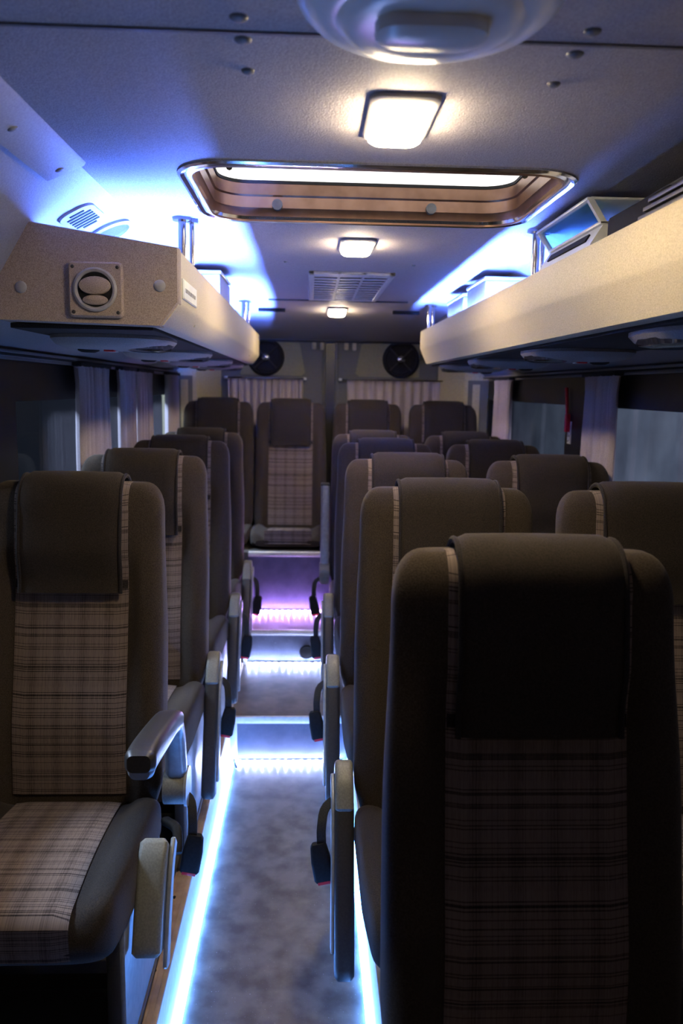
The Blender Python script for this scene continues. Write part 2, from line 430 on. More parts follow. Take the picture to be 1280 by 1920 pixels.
# roof hatch
t = thing('roof_hatch', 'open metal framed roof hatch with a bright lid above the aisle', 'hatch', (.135, 1.86, ZC))
def rl(grow, z, r=.085): return [(p.x-.135, p.y-1.86, z) for p in rr_loop(HX0-grow, HX1+grow, HY0-grow, HY1+grow, r+grow, 0)]
obj('frame', loft([rl(.002, .004), rl(.026, .002), rl(.028, -.004), rl(.022, -.007), rl(.014, -.004), rl(.008, -.006), rl(-.001, -.005), rl(-.003, .004)], closed=True), 'chrome', t)
obj('throat', loft([rl(-.001, -.008), rl(-.003, .02), rl(-.006, .024), rl(-.006, .05), rl(-.010, .054), rl(-.012, .080), rl(-.004, .080), rl(.006, .03), rl(.004, -.006)], closed=True), 'warm_alu', t)
obj('gasket', loft([rl(-.004, .079), rl(-.015, .080), rl(-.015, .087), rl(.0, .087)], closed=True), 'rubber', t)
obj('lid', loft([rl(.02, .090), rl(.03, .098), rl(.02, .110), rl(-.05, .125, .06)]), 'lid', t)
for dx in (-.22, .165):
    obj('knob', cyl((dx, .216, .030), (dx, .232, .030), .013), 'blue_cap', t)
for dx in (-.305, .31):
    obj('strut', join(cyl((dx, -.12, .03), (dx, .02, .085), .004, n=8), cyl((dx, -.125, .027), (dx, -.09, .047), .007, n=8)), 'chrome', t)
    obj('hinge', box(dx-.012, dx+.012, -.01, .03, .076, .090, .002), 'dark_plastic', t)

# air grille
t = thing('air_grille', 'rectangular slatted return-air grille on the ceiling behind the second lamp', 'vent', (.15, 3.42, ZC))
gw, gl = .158, .44
obj('frame', join(box(-gw, gw, -gl, -gl+.03, -.012, 0, .003), box(-gw, gw, gl-.03, gl, -.012, 0, .003), box(-gw, -gw+.022, -gl, gl, -.012, 0, .003), box(gw-.022, gw, -gl, gl, -.012, 0, .003),
                  box(-.050, -.040, -gl, gl, -.011, 0), box(.040, .050, -gl, gl, -.011, 0)), 'grille', t)
obj('backing', box(-gw+.01, gw-.01, -gl+.01, gl-.01, -.003, 0), 'black', t)
for k in range(11):
    y0 = -gl+.045+k*.077
    obj('slat', box(-gw+.02, gw-.02, y0, y0+.040, -.010, -.006, .002), 'grille', t)

# screw caps
def cap(x, y, z, nrm, label, group, mat='blue_cap', r=.011):
    n_ = Vector(nrm).normalized(); q = n_.to_track_quat('Z', 'Y').to_matrix().to_4x4(); q.translation = Vector((x, y, z))
    g = xf(dome((0, 0, 0), r, r, .005, 16, 5), q)
    return tag(obj('screw_cap', g, mat), label, 'screw cap', group)
for x, y, side in ((-.086, .995, 'left of'), (.327, .998, 'right of')):
    cap(x, y, ZC, (0, 0, -1), 'dark screw cap just in front of the ceiling seam, %s the vent dome' % side, 'screw caps on the ceiling')
for x, y, side in ((-.086, 1.055, 'left'), (.328, 1.062, 'right')):
    cap(x, y, ZC, (0, 0, -1), 'dark screw cap just behind the ceiling seam on the %s of the vent dome' % side, 'screw caps on the ceiling')
for x, y, side in ((-.087, 1.151, 'left'), (.331, 1.161, 'right')):
    cap(x, y, ZC, (0, 0, -1), 'lone dark screw cap on the ceiling %s of the first lamp' % side, 'screw caps on the ceiling', r=.009)
for x, y, side in ((-.085, 2.778, 'left'), (.349, 2.792, 'right')):
    cap(x, y, ZC, (0, 0, -1), 'tiny dark screw cap on the ceiling %s of the slatted grille' % side, 'screw caps on the ceiling', r=.007)
# dark slots at the rear of the ceiling
for x, side in ((-.20, 'left'), (.50, 'right')):
    tag(obj('ceiling_slot', box(x-.07, x+.07, 4.25, 4.275, 1.990, 2.009, .003), 'black'), 'short dark slot at the rear of the ceiling on the %s' % side, 'slot', 'slots at the rear of the ceiling')

# left ceiling edge plate
cp = struct('trim_22', prism([(-.445, 2.022), (-.505, 1.990), (-.507, 1.984), (-.437, 2.014), (-.432, 2.021)], 'y', -.5, 1.63), 'wall')
for y, w_ in ((1.36, 'farther from'), (1.60, 'at')):
    cap(-.475, y, 2.0, (.4, 0, -1), 'screw cap on the ceiling edge plate %s its rear end, above the left rack' % w_, 'caps on the edge plate', 'duct', .010)
# items on the sloped left cove: grille and round hole
def on_slope(u, y, off=0.0):   # u along slope from ceiling edge
    a = Vector((-.45, 0, 2.02)); b = Vector((-.592, 0, 1.945)); d = (b-a).normalized(); nrm = Vector((.47, 0, -.88)).normalized()
    p = a + d*u + nrm*off; return Vector((p.x, y, p.z))
q = Matrix((Vector((0, 1, 0)), Vector((.47, 0, -.88)).normalized().cross(Vector((0, 1, 0))), Vector((.47, 0, -.88)).normalized())).transposed().to_4x4()
q1 = q.copy(); q1.translation = on_slope(.085, 1.93, .001)
t = thing('speaker_grille', 'small grey slotted grille on the sloping cove above the left rack', 'grille', q1.translation)
ql = q.copy(); ql.translation = Vector((0, 0, 0))
obj('plate', xf(loft([[(a, b, z) for a, b in rrect(.15, .085, .03, 6)] for z in (-.001, .005)]), ql), 'cap', t)
obj('slots', xf(join(*[box(-.055+k*.018, -.047+k*.018, -.03 if 0 < k < 6 else -.018, .03 if 0 < k < 6 else .018, .0045, .0065) for k in range(7)]), ql), 'black', t)
q2 = q.copy(); q2.translation = on_slope(.075, 2.13, .001)
t = thing('air_outlet', 'round dark air outlet on the sloping cove, behind the slotted grille', 'air outlet', q2.translation)
obj('rim', xf(loft([ring(.062, 0), ring(.064, .006), ring(.055, .010), ring(.052, .003)], closed=True), ql), 'cap', t)
obj('hole', xf(loft([ring(.052, .0), ring(.052, .004)]), ql), 'wall_dark', t)

# ------------------------------------------------------------------ luggage racks
def rack_profile(lip_top=1.893, zc=1.780):
    # outer skin, then inner shelf
    return [(-.84, 1.700), (-.669, 1.733), (-.328, 1.727), (-.318, 1.731), (-.289, zc-.010), (-.285, zc), (-.285, lip_top-.006), (-.288, lip_top), (-.300, lip_top), (-.303, lip_top-.006), (-.305, 1.785), (-.325, 1.752), (-.69, 1.752), (-.835, 1.712)]
def rack(name, label, mir, y0, y1, endcap):
    mm = (lambda g: mirx(g)) if mir else (lambda g: g)
    t = thing(name, label, 'luggage rack', (0, 0, 0), 'overhead luggage racks')
    L = []
    pr = rack_profile(zc=1.808 if mir else 1.780)
    ys = [y0, y1-.06, y1-.035, y1-.015, y1]
    for i, yy in enumerate(ys):
        k = [0, 0, .006, .020, .042][i]
        P = []
        for x, z in pr:
            if x > -.34: P.append((x-k, yy, z + (k*.6 if z < 1.80 else -k*.1)))
            else: P.append((x, yy, z))
        L.append(P)
    obj('shelf', mm(loft(L)), 'rack', t)
    # dark underside strip and duct beside the wall
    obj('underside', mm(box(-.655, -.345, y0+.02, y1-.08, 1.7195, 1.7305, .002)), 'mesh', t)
    obj('service_duct', mm(prism([(-.66, 1.733), (-.70, 1.718), (-.838, 1.688), (-.838, 1.698), (-.70, 1.735)], 'y', y0-.3 if not mir else y0, y1)), 'duct', t)
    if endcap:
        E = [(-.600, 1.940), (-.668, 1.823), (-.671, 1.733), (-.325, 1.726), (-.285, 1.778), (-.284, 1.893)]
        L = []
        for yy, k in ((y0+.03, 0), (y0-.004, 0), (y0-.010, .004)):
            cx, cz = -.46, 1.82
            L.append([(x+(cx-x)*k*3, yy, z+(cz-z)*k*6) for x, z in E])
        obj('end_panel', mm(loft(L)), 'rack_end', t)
    return t
rl_ = rack('luggage_rack', 'left overhead luggage rack, speckled beige, with the closed end panel', False, 1.79, 4.64, True)
rr_ = rack('luggage_rack', 'right overhead luggage rack, long speckled beige shelf running out of frame', True, .45, 4.14, False)
# front closed end of the right rack (behind the viewer's side)
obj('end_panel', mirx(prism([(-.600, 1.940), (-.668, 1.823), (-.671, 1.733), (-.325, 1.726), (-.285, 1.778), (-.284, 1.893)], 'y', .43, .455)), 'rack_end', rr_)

# nozzle on the end panel
t = thing('air_nozzle', 'square air vent with round swivel nozzle on end of left rack', 'air vent', (-.458, 1.779, 1.80))
qy = Matrix.Rotation(PI/2, 4, 'X')   # local z -> -y
sq = lambda s, r, z: [(a, b, z) for a, b in rrect(s, s, r, 4)]
obj('plate', xf(loft([sq(.116, .010, 0), sq(.116, .010, .006), sq(.108, .008, .010), sq(.1, .006, .010)]), qy), 'rack_end', t)
obj('ring', xf(loft([ring(.046, .008), ring(.046, .014), ring(.042, .016), ring(.037, .014), ring(.035, .009)]), qy), 'cap', t)
obj('nozzle_hole', xf(loft([ring(.036, .009), ring(.036, .0125)]), qy), 'black', t)
def blade(z0, z1):
    V = []; L = []
    for zz, dd in ((0, .012), (.004, .019), (.004, .022), (0, .020)):
        L.append([(.034*math.sin(-1.15+2.3*k/14)*1.0, (z0+z1)/2 + (z1-z0)/2*math.cos(-1.15+2.3*k/14)*1.0 if False else z1-(1-math.cos(-1.15+2.3*k/14))*(z1-z0)*1.2, dd) for k in range(15)])
    return L
def lens_shape(c, hw, hh, d0, d1):
    n = 24
    lo = [(hw*math.cos(2*PI*k/n), c+hh*math.sin(2*PI*k/n), d0) for k in range(n)]
    hi = [(hw*.96*math.cos(2*PI*k/n), c+hh*.9*math.sin(2*PI*k/n), d1) for k in range(n)]
    top = [(hw*.6*math.cos(2*PI*k/n), c+hh*.5*math.sin(2*PI*k/n), d1+.003) for k in range(n)]
    return loft([lo, hi, top])
obj('blade', xf(lens_shape(.008, .034, .020, .010, .018), qy), 'rack_end', t)
obj('blade', xf(lens_shape(-.022, .027, .011, .0128, .0165), qy), 'rack_end', t)
for a in (-.047, .047):
    for b in (-.047, .047): obj('screw', xf(dome((a, b, .010), .004, .004, .002, 10, 4), qy), 'dark_plastic', t)
cap(-.618, 1.780, 1.803, (0, -1, 0), 'grey screw cap on the rack end panel, left of the air vent', 'caps on the rack end', 'cap', .013)
cap(-.324, 1.780, 1.812, (0, -1, 0), 'grey screw cap on the rack end panel, right of the air vent', 'caps on the rack end', 'cap', .013)
# maker's plate on the rack face
t = thing('name_plate', 'small white plate with faint grey lettering on the left rack face', 'plate', (-.284, 1.95, 1.792))
obj('plate', box(-.001, .002, -.115, .10, 0, .044, .001), 'label', t)
obj('border', join(box(.0015, .0025, -.112, .097, .001, .003), box(.0015, .0025, -.112, -.110, .001, .042)), 'ink', t)
def squiggles(n_, y0, y1, z, hh):
    parts = []
    st = (y1-y0)/n_
    for k in range(n_):
        a = y0+st*k
        parts.append(box(.0015, .0027, a, a+st*.2, z, z+hh))
        parts.append(box(.0015, .0027, a, a+st*.6, z+(hh*.85 if k % 2 else 0), z+(hh if k % 2 else hh*.15)))
        if k % 3: parts.append(box(.0015, .0027, a+st*.5, a+st*.68, z, z+hh))
    return join(*parts)
obj('lettering', squiggles(15, -.085, .075, .017, .009), 'ink', t)

# passenger service units under the racks
def service_unit(yc, mir, label, hw=.17, ctr=-.50):
    t = thing('service_unit', label, 'service unit', ((.27-ctr) if mir else ctr, yc, 1.7170), 'reading light units under the racks')
    mm = (lambda g: mirx(g, 0)) if mir else (lambda g: g)
    N = 28
    def lp(sx, sy, z, dx=0): return [(dx+sx*math.copysign(abs(math.cos(2*PI*k/N))**.8, math.cos(2*PI*k/N)), sy*math.copysign(abs(math.sin(2*PI*k/N))**.7, math.sin(2*PI*k/N)), z) for k in range(N)]
    obj('housing', mm(loft([lp(.150, hw, .002), lp(.150, hw, -.006), lp(.140, hw*.92, -.018), lp(.115, hw*.75, -.026), lp(.07, hw*.4, -.029)])), 'duct', t)
    obj('light_lens', mm(loft([lp(.060, hw*.62, -.014, .083), lp(.055, hw*.58, -.026, .083), lp(.040, hw*.40, -.031, .080)])), 'clear', t)
    obj('reflector', mm(loft([lp(.045, hw*.42, -.020, .080), lp(.035, hw*.3, -.0285, .080)])), 'chrome', t)
    obj('button', mm(box(-.025, .0, -.03, -.005, -.033, -.027, .002)), 'red', t)
    obj('button', mm(box(-.025, .0, .005, .03, -.033, -.027, .002)), 'white_plastic', t)
    obj('air_jet', mm(loft([[(x-.07, y, z) for x, y, z in ring(r, z, 20)] for r, z in ((.028, -.024), (.027, -.031), (.018, -.035), (.016, -.030))])), 'black', t)
    return t
for y, lb in ((2.12, 'reading light unit under the left rack, nearest to its end panel'), (2.90, 'second reading light unit under the left rack from its end panel'), (3.68, 'third reading light unit under the left rack from its end panel'), (4.30, 'last reading light unit under the left rack by the beige pillar')):
    service_unit(y, False, lb)
for y, lb in ((1.50, 'reading light unit under the right rack at the photo edge'), (2.32, 'reading light unit with red button under the right rack above the window curtain'), (3.12, 'third reading light unit under the right rack toward the rear'), (3.82, 'last reading light unit under the right rack at its rear end')):
    service_unit(y, True, lb)

# poles from the racks to the ceiling
for x, y, z0, lb in ((-.322, 2.12, 1.752, 'front pole at the left rack'), (.592, 2.15, 1.752, 'front pole at the right rack'),
                     (-.322, 4.02, 1.752, 'rear pole at the left rack'), (.592, 4.02, 1.752, 'rear pole at the right rack')):
    t = thing('rack_pole', 'chrome twin tube ' + lb + ' reaching the ceiling', 'pole', (x, y, z0), 'chrome poles holding the racks')
    ztop = ZC-z0 - (0.0)
    obj('tube', cyl((-.004, -.006, 0), (-.004, -.006, ztop), .010, n=16), 'chrome', t)
    obj('tube', cyl((.018, .010, 0), (.018, .010, ztop), .006, n=12), 'chrome', t)
    obj('flange', join(cyl((-.004, -.006, ztop-.008), (-.004, -.006, ztop), .024, n=20), cyl((.020, .010, ztop-.010), (.020, .010, ztop), .014, n=16)), 'chrome', t)

# white boxes on the racks
def plastic_box(x0, x1, y0, y1, z0, z1, label):
    t = thing('storage_box', label, 'box', ((x0+x1)/2, (y0+y1)/2, z0), 'white boxes on the racks')
    cx, cy = (x0+x1)/2, (y0+y1)/2
    obj('body', box(x0-cx, x1-cx, y0-cy, y1-cy, 0, z1-z0-.012, .008), 'white_plastic', t)
    obj('cover', box(x0-cx-.003, x1-cx+.003, y0-cy-.003, y1-cy+.003, z1-z0-.012, z1-z0, .004), 'white_plastic', t)
plastic_box(-.50, -.312, 2.86, 3.20, 1.7525, 1.998, 'white plastic box standing on the left rack behind the pole')
plastic_box(.606, .76, 2.84, 3.16, 1.7525, 1.996, 'larger white plastic box standing on the right rack behind the pole')
plastic_box(.606, .74, 3.24, 3.60, 1.7525, 1.985, 'narrower white plastic box at the rear of the right rack')

# console with open lid, black box and ribbed strip on the right rack
t = thing('media_console', 'white console with a slot and open tinted tray on the right rack', 'console', (.645, 1.920, 1.7525))
prof = [(-.055, 0), (.16, 0), (.16, .2), (.02, .203), (-.030, .200), (-.055, .16)]
def yprism(poly, a, b): return prism(poly, 'y', a, b)
obj('body', yprism(prof, -.19, .19), 'white_plastic', t)
obj('slot', xf(box(-.003, .003, -.14, .14, -.009, .009), Matrix.Translation((-.0435, 0, .180)) @ Matrix.Rotation(.56, 4, 'Y')), 'black', t)
obj('tray_window', prism([(-.028, .206), (-.060, .250), (-.056, .250), (-.024, .206)], 'y', -.18, .18), 'cyan_clear', t)
obj('tray_frame', join(box(-.068, -.052, -.19, .19, .248, .255, .002), prism([(-.034, .203), (-.066, .250), (-.052, .250), (-.020, .203)], 'y', .178, .19), prism([(-.034, .203), (-.066, .250), (-.052, .250), (-.020, .203)], 'y', -.19, -.178), box(-.036, -.020, -.19, .19, .201, .208, .002)), 'white_plastic', t)
obj('tray_floor', box(-.020, .12, -.18, .18, .204, .209), 'white_plastic', t)
obj('tray_back', box(.115, .125, -.18, .18, .208, .250), 'white_plastic', t)
obj('tray_top', box(-.060, .125, -.19, .19, .250, .256, .002), 'white_plastic', t)
tag(obj('equipment_box', box(.62, .84, 1.44, 1.725, 1.7525, 1.965, .01), 'black'), 'matt black equipment box beside the white console on the right rack', 'box')
t = thing('ribbed_strip', 'black ribbed strip lying along the lip of the right rack', 'strip', (.60, 1.0, 1.865))
obj('body', box(-.018, .04, -.55, .44, -.107, .045, .003), 'rubber', t)
for k in range(3): obj('rib', box(-.028+.008*k, -.016+.008*k, -.55, .44, .034+.016*k, .042+.016*k, .002), 'dark_plastic', t)

# LED strips hidden behind the rack lips
def rack_led(x, y0, y1, label):
    t = thing('led_strip', label, 'led strip', (x, (y0+y1)/2, 1.7525), 'led strips on the racks')
    h = (y1-y0)/2
    obj('channel', box(-.006, .006, -h, h, 0, .090, .001), 'white_plastic', t)
    obj('diffuser', box(-.004, .004, -h+.003, h-.003, .090, .097), 'led_rack', t)
rack_led(-.345, 1.86, 2.84, 'blue led strip behind the left rack lip, in front of the white box')
rack_led(-.345, 3.22, 4.45, 'blue led strip behind the left rack lip, beyond the white box')
rack_led(.590, 2.20, 2.76, 'short blue led strip on the right rack between console and white box')
rack_led(.590, 2.78, 3.98, 'blue led strip on the right rack along the white boxes')

# ------------------------------------------------------------------ floor LEDs
tag(obj('led_strip', box(-.3245, -.306, 1.15, 3.235, .004, .016), 'led_floor'), 'glowing white led strip along the left foot of the aisle', 'led strip', 'aisle led strips')
tag(obj('led_strip', box(.161, .1795, 1.15, 3.235, .004, .016), 'led_floor'), 'glowing white led strip along the right foot of the aisle beside the seats', 'led strip', 'aisle led strips')
for y, z, mat, lb, n_ in ((3.238, .0, 'chip', 'lowest step', 14), (3.915, .2, 'chip', 'second step', 14), (4.286, .37, 'chip_p', 'top step under the rear seats', 15)):
    t = thing('step_led_strip', 'dotted led strip along the foot of the %s' % lb, 'led strip', (-.07, y, z+.001), 'step led strips')
    x0, x1 = (-.232, .235)
    if z > 0: x0 = -.24
    obj('base', box(x0-.008, x1+.008, .003, .011, .0, .010, .001), 'white_plastic', t)
    for k in range(n_):
        xc = x0 + (x1-x0)*(k+.5)/n_
        obj('led', box(xc-.004, xc+.004, -.002, .003, .003, .009, .0005), mat, t)
t = obj('cable_end', tube(bez([(-.300, 3.238, .012), (-.306, 3.222, .022), (-.300, 3.205, .012), (-.292, 3.19, .004)]), .004, 8), 'black')
tag(t, 'short dark cable end in the corner at the foot of the lowest step', 'cable')

# ------------------------------------------------------------------ rear wall items
def rear_curtain(xs, xe, label, mir):
    N = 120; zt, zb = 1.658, 1.15
    L0 = []; parts = []
    rows = []
    for j in range(7):
        z = zt + (zb-zt)*j/6
        row = []
        for i in range(N+1):
            u = i/N; x = xs+(xe-xs)*u
            ph = u*2*PI*11
            amp = .012 if j else .009
            row.append(Vector((x + .004*math.sin(ph*1.3+j*.5), 5.262+amp*math.sin(ph+.3*math.sin(j)) + .003*math.sin(ph*2.3), z + (.006*abs(math.sin(ph/2)) if j == 0 else 0))))
        rows.append(row)
    V = [p for r in rows for p in r]; n_ = N+1
    F1 = [[j*n_+i, j*n_+i+1, (j+1)*n_+i+1, (j+1)*n_+i] for j in range(6) for i in range(N)]
    V2 = [p+Vector((0, .003, 0)) for p in V]; o_ = len(V)
    F2 = [[i+o_ for i in f[::-1]] for f in F1]
    return tag(obj('rear_curtain', (V+V2, F1+F2), 'curtain', sharp=60), label, 'curtain', 'pleated curtains on the rear doors')
def rod(xs, xe, label):
    t = thing('curtain_rod', label, 'curtain rod', ((xs+xe)/2, 5.236, 1.66), 'curtain rods on the rear doors')
    w_ = (xe-xs)/2
    obj('rail', cyl((-w_, 0, 0), (w_, 0, 0), .005, n=10), 'chrome', t)
    obj('bracket', join(box(-w_, -w_+.02, -.006, .05, -.008, .008, .002)), 'white_plastic', t)
    obj('bracket', join(box(w_-.02, w_, -.006, .05, -.008, .008, .002)), 'white_plastic', t)
rear_curtain(-.53, -.045, 'pale pleated curtain on the left rear door', False)
rod(-.55, -.02, 'thin metal curtain rod on the left rear door')
rear_curtain(.245, .92, 'pale pleated curtain on the right rear door', True)
rod(.19, .94, 'thin metal curtain rod on the right rear door')
def speaker(x, label, s):
    t = thing('door_speaker', label, 'speaker', (x, 5.286, 1.795), 'speakers on the rear doors')
    g_ = lambda r, z: [(r*math.cos(2*PI*k/36), -z, r*math.sin(2*PI*k/36)) for k in range(36)]
    obj('surround', loft([g_(.120, 0), g_(.120, .012), g_(.112, .020), g_(.098, .022), g_(.094, .012)]), 'black', t)
    obj('cone', loft([g_(.094, .014), g_(.075, .018), g_(.035, .006), g_(.03, .004)]), 'black', t)
    obj('tweeter', loft([g_(.026, .004), g_(.024, .030), g_(.014, .036), g_(.004, .038)]), 'chrome', t)
    for k in range(4):
        a = PI/4+k*PI/2
        obj('spoke', tube([(.02*math.cos(a), -.026, .02*math.sin(a)), (.10*math.cos(a), -.024, .10*math.sin(a))], .006, 6), 'dark_plastic', t)
speaker(-.285, 'round black loudspeaker on the left rear door', 0)
speaker(.595, 'round black loudspeaker on the right rear door', 1)
for x, s in ((.055, 'left'), (.265, 'right')):
    t = thing('door_bracket', 'pale double bracket at the top of the %s rear door' % s, 'bracket', (x, 5.285, 1.865), 'brackets on the rear doors')
    obj('plate', box(-.05, .05, -.004, .01, .03, .04, .002), 'cap', t)
    obj('hook', box(-.042, -.015, -.02, .008, -.015, .032, .006), 'beige', t)
    obj('hook', box(.012, .036, -.02, .008, -.018, .032, .006), 'beige', t)

# ------------------------------------------------------------------ side curtains and rails
def side_curtain(y0, y1, mir, label, folds, ztop=1.665, zbot=1.10):
    N = folds*10; rows = []; NJ = 9
    rnd = random.Random(int(y0*100))
    phs = [rnd.uniform(-.5, .5) for _ in range(folds+2)]
    for j in range(NJ+1):
        t_ = j/NJ; z = ztop + (zbot-ztop)*t_
        row = []
        # gathered slightly at the top, flaring below
        c = (y0+y1)/2; hw = (y1-y0)/2*(.93+.12*min(1, t_*2)) + (.02 if j == 0 else 0)
        for i in range(N+1):
            u = i/N; ph = u*2*PI*folds + phs[int(u*folds)]*.6
            row.append(Vector((-.799 + .018*math.sin(ph) + .004*math.sin(ph*.37+1), c-hw+2*hw*u, z - (.010*math.sin(ph*.5)**2 if j == 0 else 0))))
        rows.append(row)
    V = [p for r in rows for p in r]; n_ = N+1
    F1 = [[j*n_+i, j*n_+i+1, (j+1)*n_+i+1, (j+1)*n_+i] for j in range(NJ) for i in range(N)]
    o_ = len(V); g = (V+[p+Vector((-.003, 0, 0)) for p in V], F1+[[i+o_ for i in f[::-1]] for f in F1])
    if mir: g = mirx(g)
    t = tag(obj('window_curtain', g, 'curtain', sharp=70), label, 'curtain', 'gathered curtains at the side windows')
    # dark header tape
    loc = Vector(t.location)
    tp = box(-.815, -.782, y0-.01, y1+.01, ztop-.004, ztop+.012, .003)
    if mir: tp = mirx(tp)
    obj('header_tape', ([Vector(v)-loc for v in tp[0]], tp[1]), 'rubber', t)
side_curtain(2.82, 3.22, False, 'widest gathered curtain at the left windows, nearest one', 11)
side_curtain(3.44, 3.69, False, 'narrow gathered curtain just behind the dark left window post', 7)
side_curtain(3.76, 4.10, False, 'gathered curtain close behind the narrow one on the left windows', 8)
side_curtain(4.56, 4.92, False, 'farthest gathered curtain on the left beside the beige rear pillar', 8)
side_curtain(2.76, 3.08, True, 'gathered curtain in front of the dark right window post', 8)
side_curtain(4.24, 4.60, True, 'farther gathered curtain on the right beside the beige rear pillar', 8)
for mir, s in ((False, 'left'), (True, 'right')):
    t = thing('curtain_rail', 'double grey curtain rail running above the %s windows' % s, 'curtain rail', (0, 0, 0), 'curtain rails')
    for z, x in ((1.684, -.800), (1.668, -.822)):
        g = box(x-.006, x+.004, .3, 4.93, z-.004, z+.004, .001)
        obj('rail', mirx(g) if mir else g, 'duct', t)
    g = box(-.836, -.797, .3, 4.93, 1.676, 1.681)
    obj('track', mirx(g) if mir else g, 'rubber', t)

# emergency hammer and label on the right window post
xw = .27-(-.84)-.002
t = thing('emergency_hammer', 'slim red emergency hammer on the dark right window post', 'hammer', (xw-.012, 3.37, 1.50))
obj('handle', tube(bez([(0, .03, .12), (0, .012, .06), (0, 0, .0)]), [.007]*17, 8), 'red', t)
obj('head', box(-.010, .010, -.020, .004, -.065, .012, .004), 'red', t)
t = thing('warning_label', 'small white label with dark strokes below the red hammer', 'label', (xw, 3.36, 1.385))
obj('sheet', box(-.003, 0, -.022, .022, 0, .095, .0005), 'label', t)
obj('strokes', join(tube([(-.0035, .012, .085), (-.0035, -.006, .07), (-.0035, .008, .06), (-.0035, -.012, .05)], .0022, 6), tube([(-.0035, -.012, .035), (-.0035, .010, .03), (-.0035, -.004, .015), (-.0035, .012, .01)], .0022, 6)), 'ink', t)

# ------------------------------------------------------------------ outside the windows
struct('ground_outside', box(-14, 14, -8, 16, -.9, -.8), 'asphalt')
struct('building_wall', join(box(3.6, 3.9, -4, 14, -.8, 5), *[box(3.55, 3.62, -4+1.15*k, -3.9+1.15*k, -.8, 5) for k in range(15)]), 'concrete')
struct('yard_wall', box(-9.3, -9.0, -4, 16, -.8, 1.4), 'concrete')
def car(x, y, label):
    t = thing('parked_car', label, 'car', (x, y, -.8), 'cars parked in the yard')
    body = [(-2.1, .3), (-2.1, .75), (-1.9, .85), (-1.1, .92), (1.2, .95), (2.0, .88), (2.15, .6), (2.1, .3)]
    cab = [(-1.15, .90), (-.55, 1.38), (.75, 1.42), (1.45, .93)]
    def yy(poly, x0, x1, ins):
        L = []
        for xx, k in ((x0, ins), (x0+ins, 0), (x1-ins, 0), (x1, ins)):
            L.append([(xx, p[0]*(1-k*.4), p[1]-k*.3) for p in poly])
        return loft(L)
    obj('body', yy(body, -.85, .85, .12), 'car', t); obj('cabin', yy(cab, -.72, .72, .1), 'frit', t)
    for sx in (-.8, .62):
        for sy in (-1.35, 1.35): obj('wheel', cyl((sx, sy, .32), (sx+.18, sy, .32), .32, n=24), 'rubber', t)
car(-5.4, 9.5, 'pale parked car seen through the left window'); 
t = thing('yard_lamp', 'small orange lamp far out in the yard on the left', 'lamp', (-8.9, 26, -.8))
t.location = (-8.8, 15.5, -.8)
obj('post', cyl((0, 0, 0), (0, 0, 2.75), .05, n=10), 'steel_grey', t)
obj('lamp_head', dome((0, 0, 2.75), .09, .09, .10, 14, 5), 'amber', t)

# ------------------------------------------------------------------ seats
def smooth(a, b, x):
    t_ = max(0, min(1, (x-a)/(b-a))); return t_*t_*(3-2*t_)
def yc(z): return -.105 + (z-.38)/(1.165-.38)*.115      # centre line of the backrest, reclined
def half_w(z):
    w_ = .222 - .010*smooth(.75, 1.08, z)
    if z > 1.075:
        k = (z-1.075)/.088; w_ -= .045*(1-math.sqrt(max(0, 1-min(1, k)**2.6)))
    if z < .45: w_ -= .02*(.45-z)/.07
    return w_
def half_d(z):
    d = .062 - .012*smooth(.7, 1.1, z)
    if z > 1.095:
        k = (z-1.095)/.069; d *= .25 + .75*math.sqrt(max(0, 1-min(1, k)**2))
    return d
def fy(x, z):
    # front face y at offset x
    d = half_d(z); w_ = half_w(z)
    rec = .020*(1-smooth(.138, .165, abs(x)))*(1-smooth(.92, 1.02, z))
    lum = .014*math.exp(-((z-.58)/.12)**2)
    bol = .016*smooth(.138, .20, abs(x))*(1-smooth(.85, 1.05, z))
    return yc(z) - d + rec - lum - bol
def backrest_geo():
    zs = [.38, .40, .44] + [.48+.04*k for k in range(14)] + [1.03, 1.055, 1.08, 1.10, 1.118, 1.132, 1.143, 1.152, 1.158, 1.162, 1.163]
    L = []; N = 56
    for z in zs:
        w_, d = half_w(z), half_d(z); row = []
        for k in range(N):
            a = 2*PI*k/N; ca, sa = math.cos(a), math.sin(a); e = .45
            x = w_*math.copysign(abs(ca)**e, ca); s_ = math.copysign(abs(sa)**e, sa)
            if s_ < 0:
                f = fy(x, z); y = yc(z) + (f-yc(z))*abs(s_)
            else: y = yc(z) + d*s_
            row.append((x, y, z))
        L.append(row)
    return loft(L)
def strip_panel(path_fn, half, th, nx=10, bulge=0.0, round_edge=.004):
    """cloth strip following a list of (y, z) positions, with thickness, bevelled long edges"""
    top = []; 
    P = path_fn
    n_ = len(P); out = []; inn = []
    for i in range(n_):
        a = Vector((0, *P[max(i-1, 0)])); b = Vector((0, *P[min(i+1, n_-1)])); t_ = (b-a).normalized(); nm = Vector((1, 0, 0)).cross(t_)
        hw = half(i/(n_-1)) if callable(half) else half
        ro = []; ri = []
        for k in range(nx+1):
            u = -1+2*k/nx; x = hw*u
            e = 1-max(0, abs(u)-.92)/.08*.7
            c = Vector((x, P[i][0], P[i][1]))
            ro.append(c+nm*(th*e + bulge*(1-u*u))); ri.append(c-nm*.001)
        out.append(ro); inn.append(ri)
    L = [ro + ri[::-1] for ro, ri in zip(out, inn)]
    return loft(L)
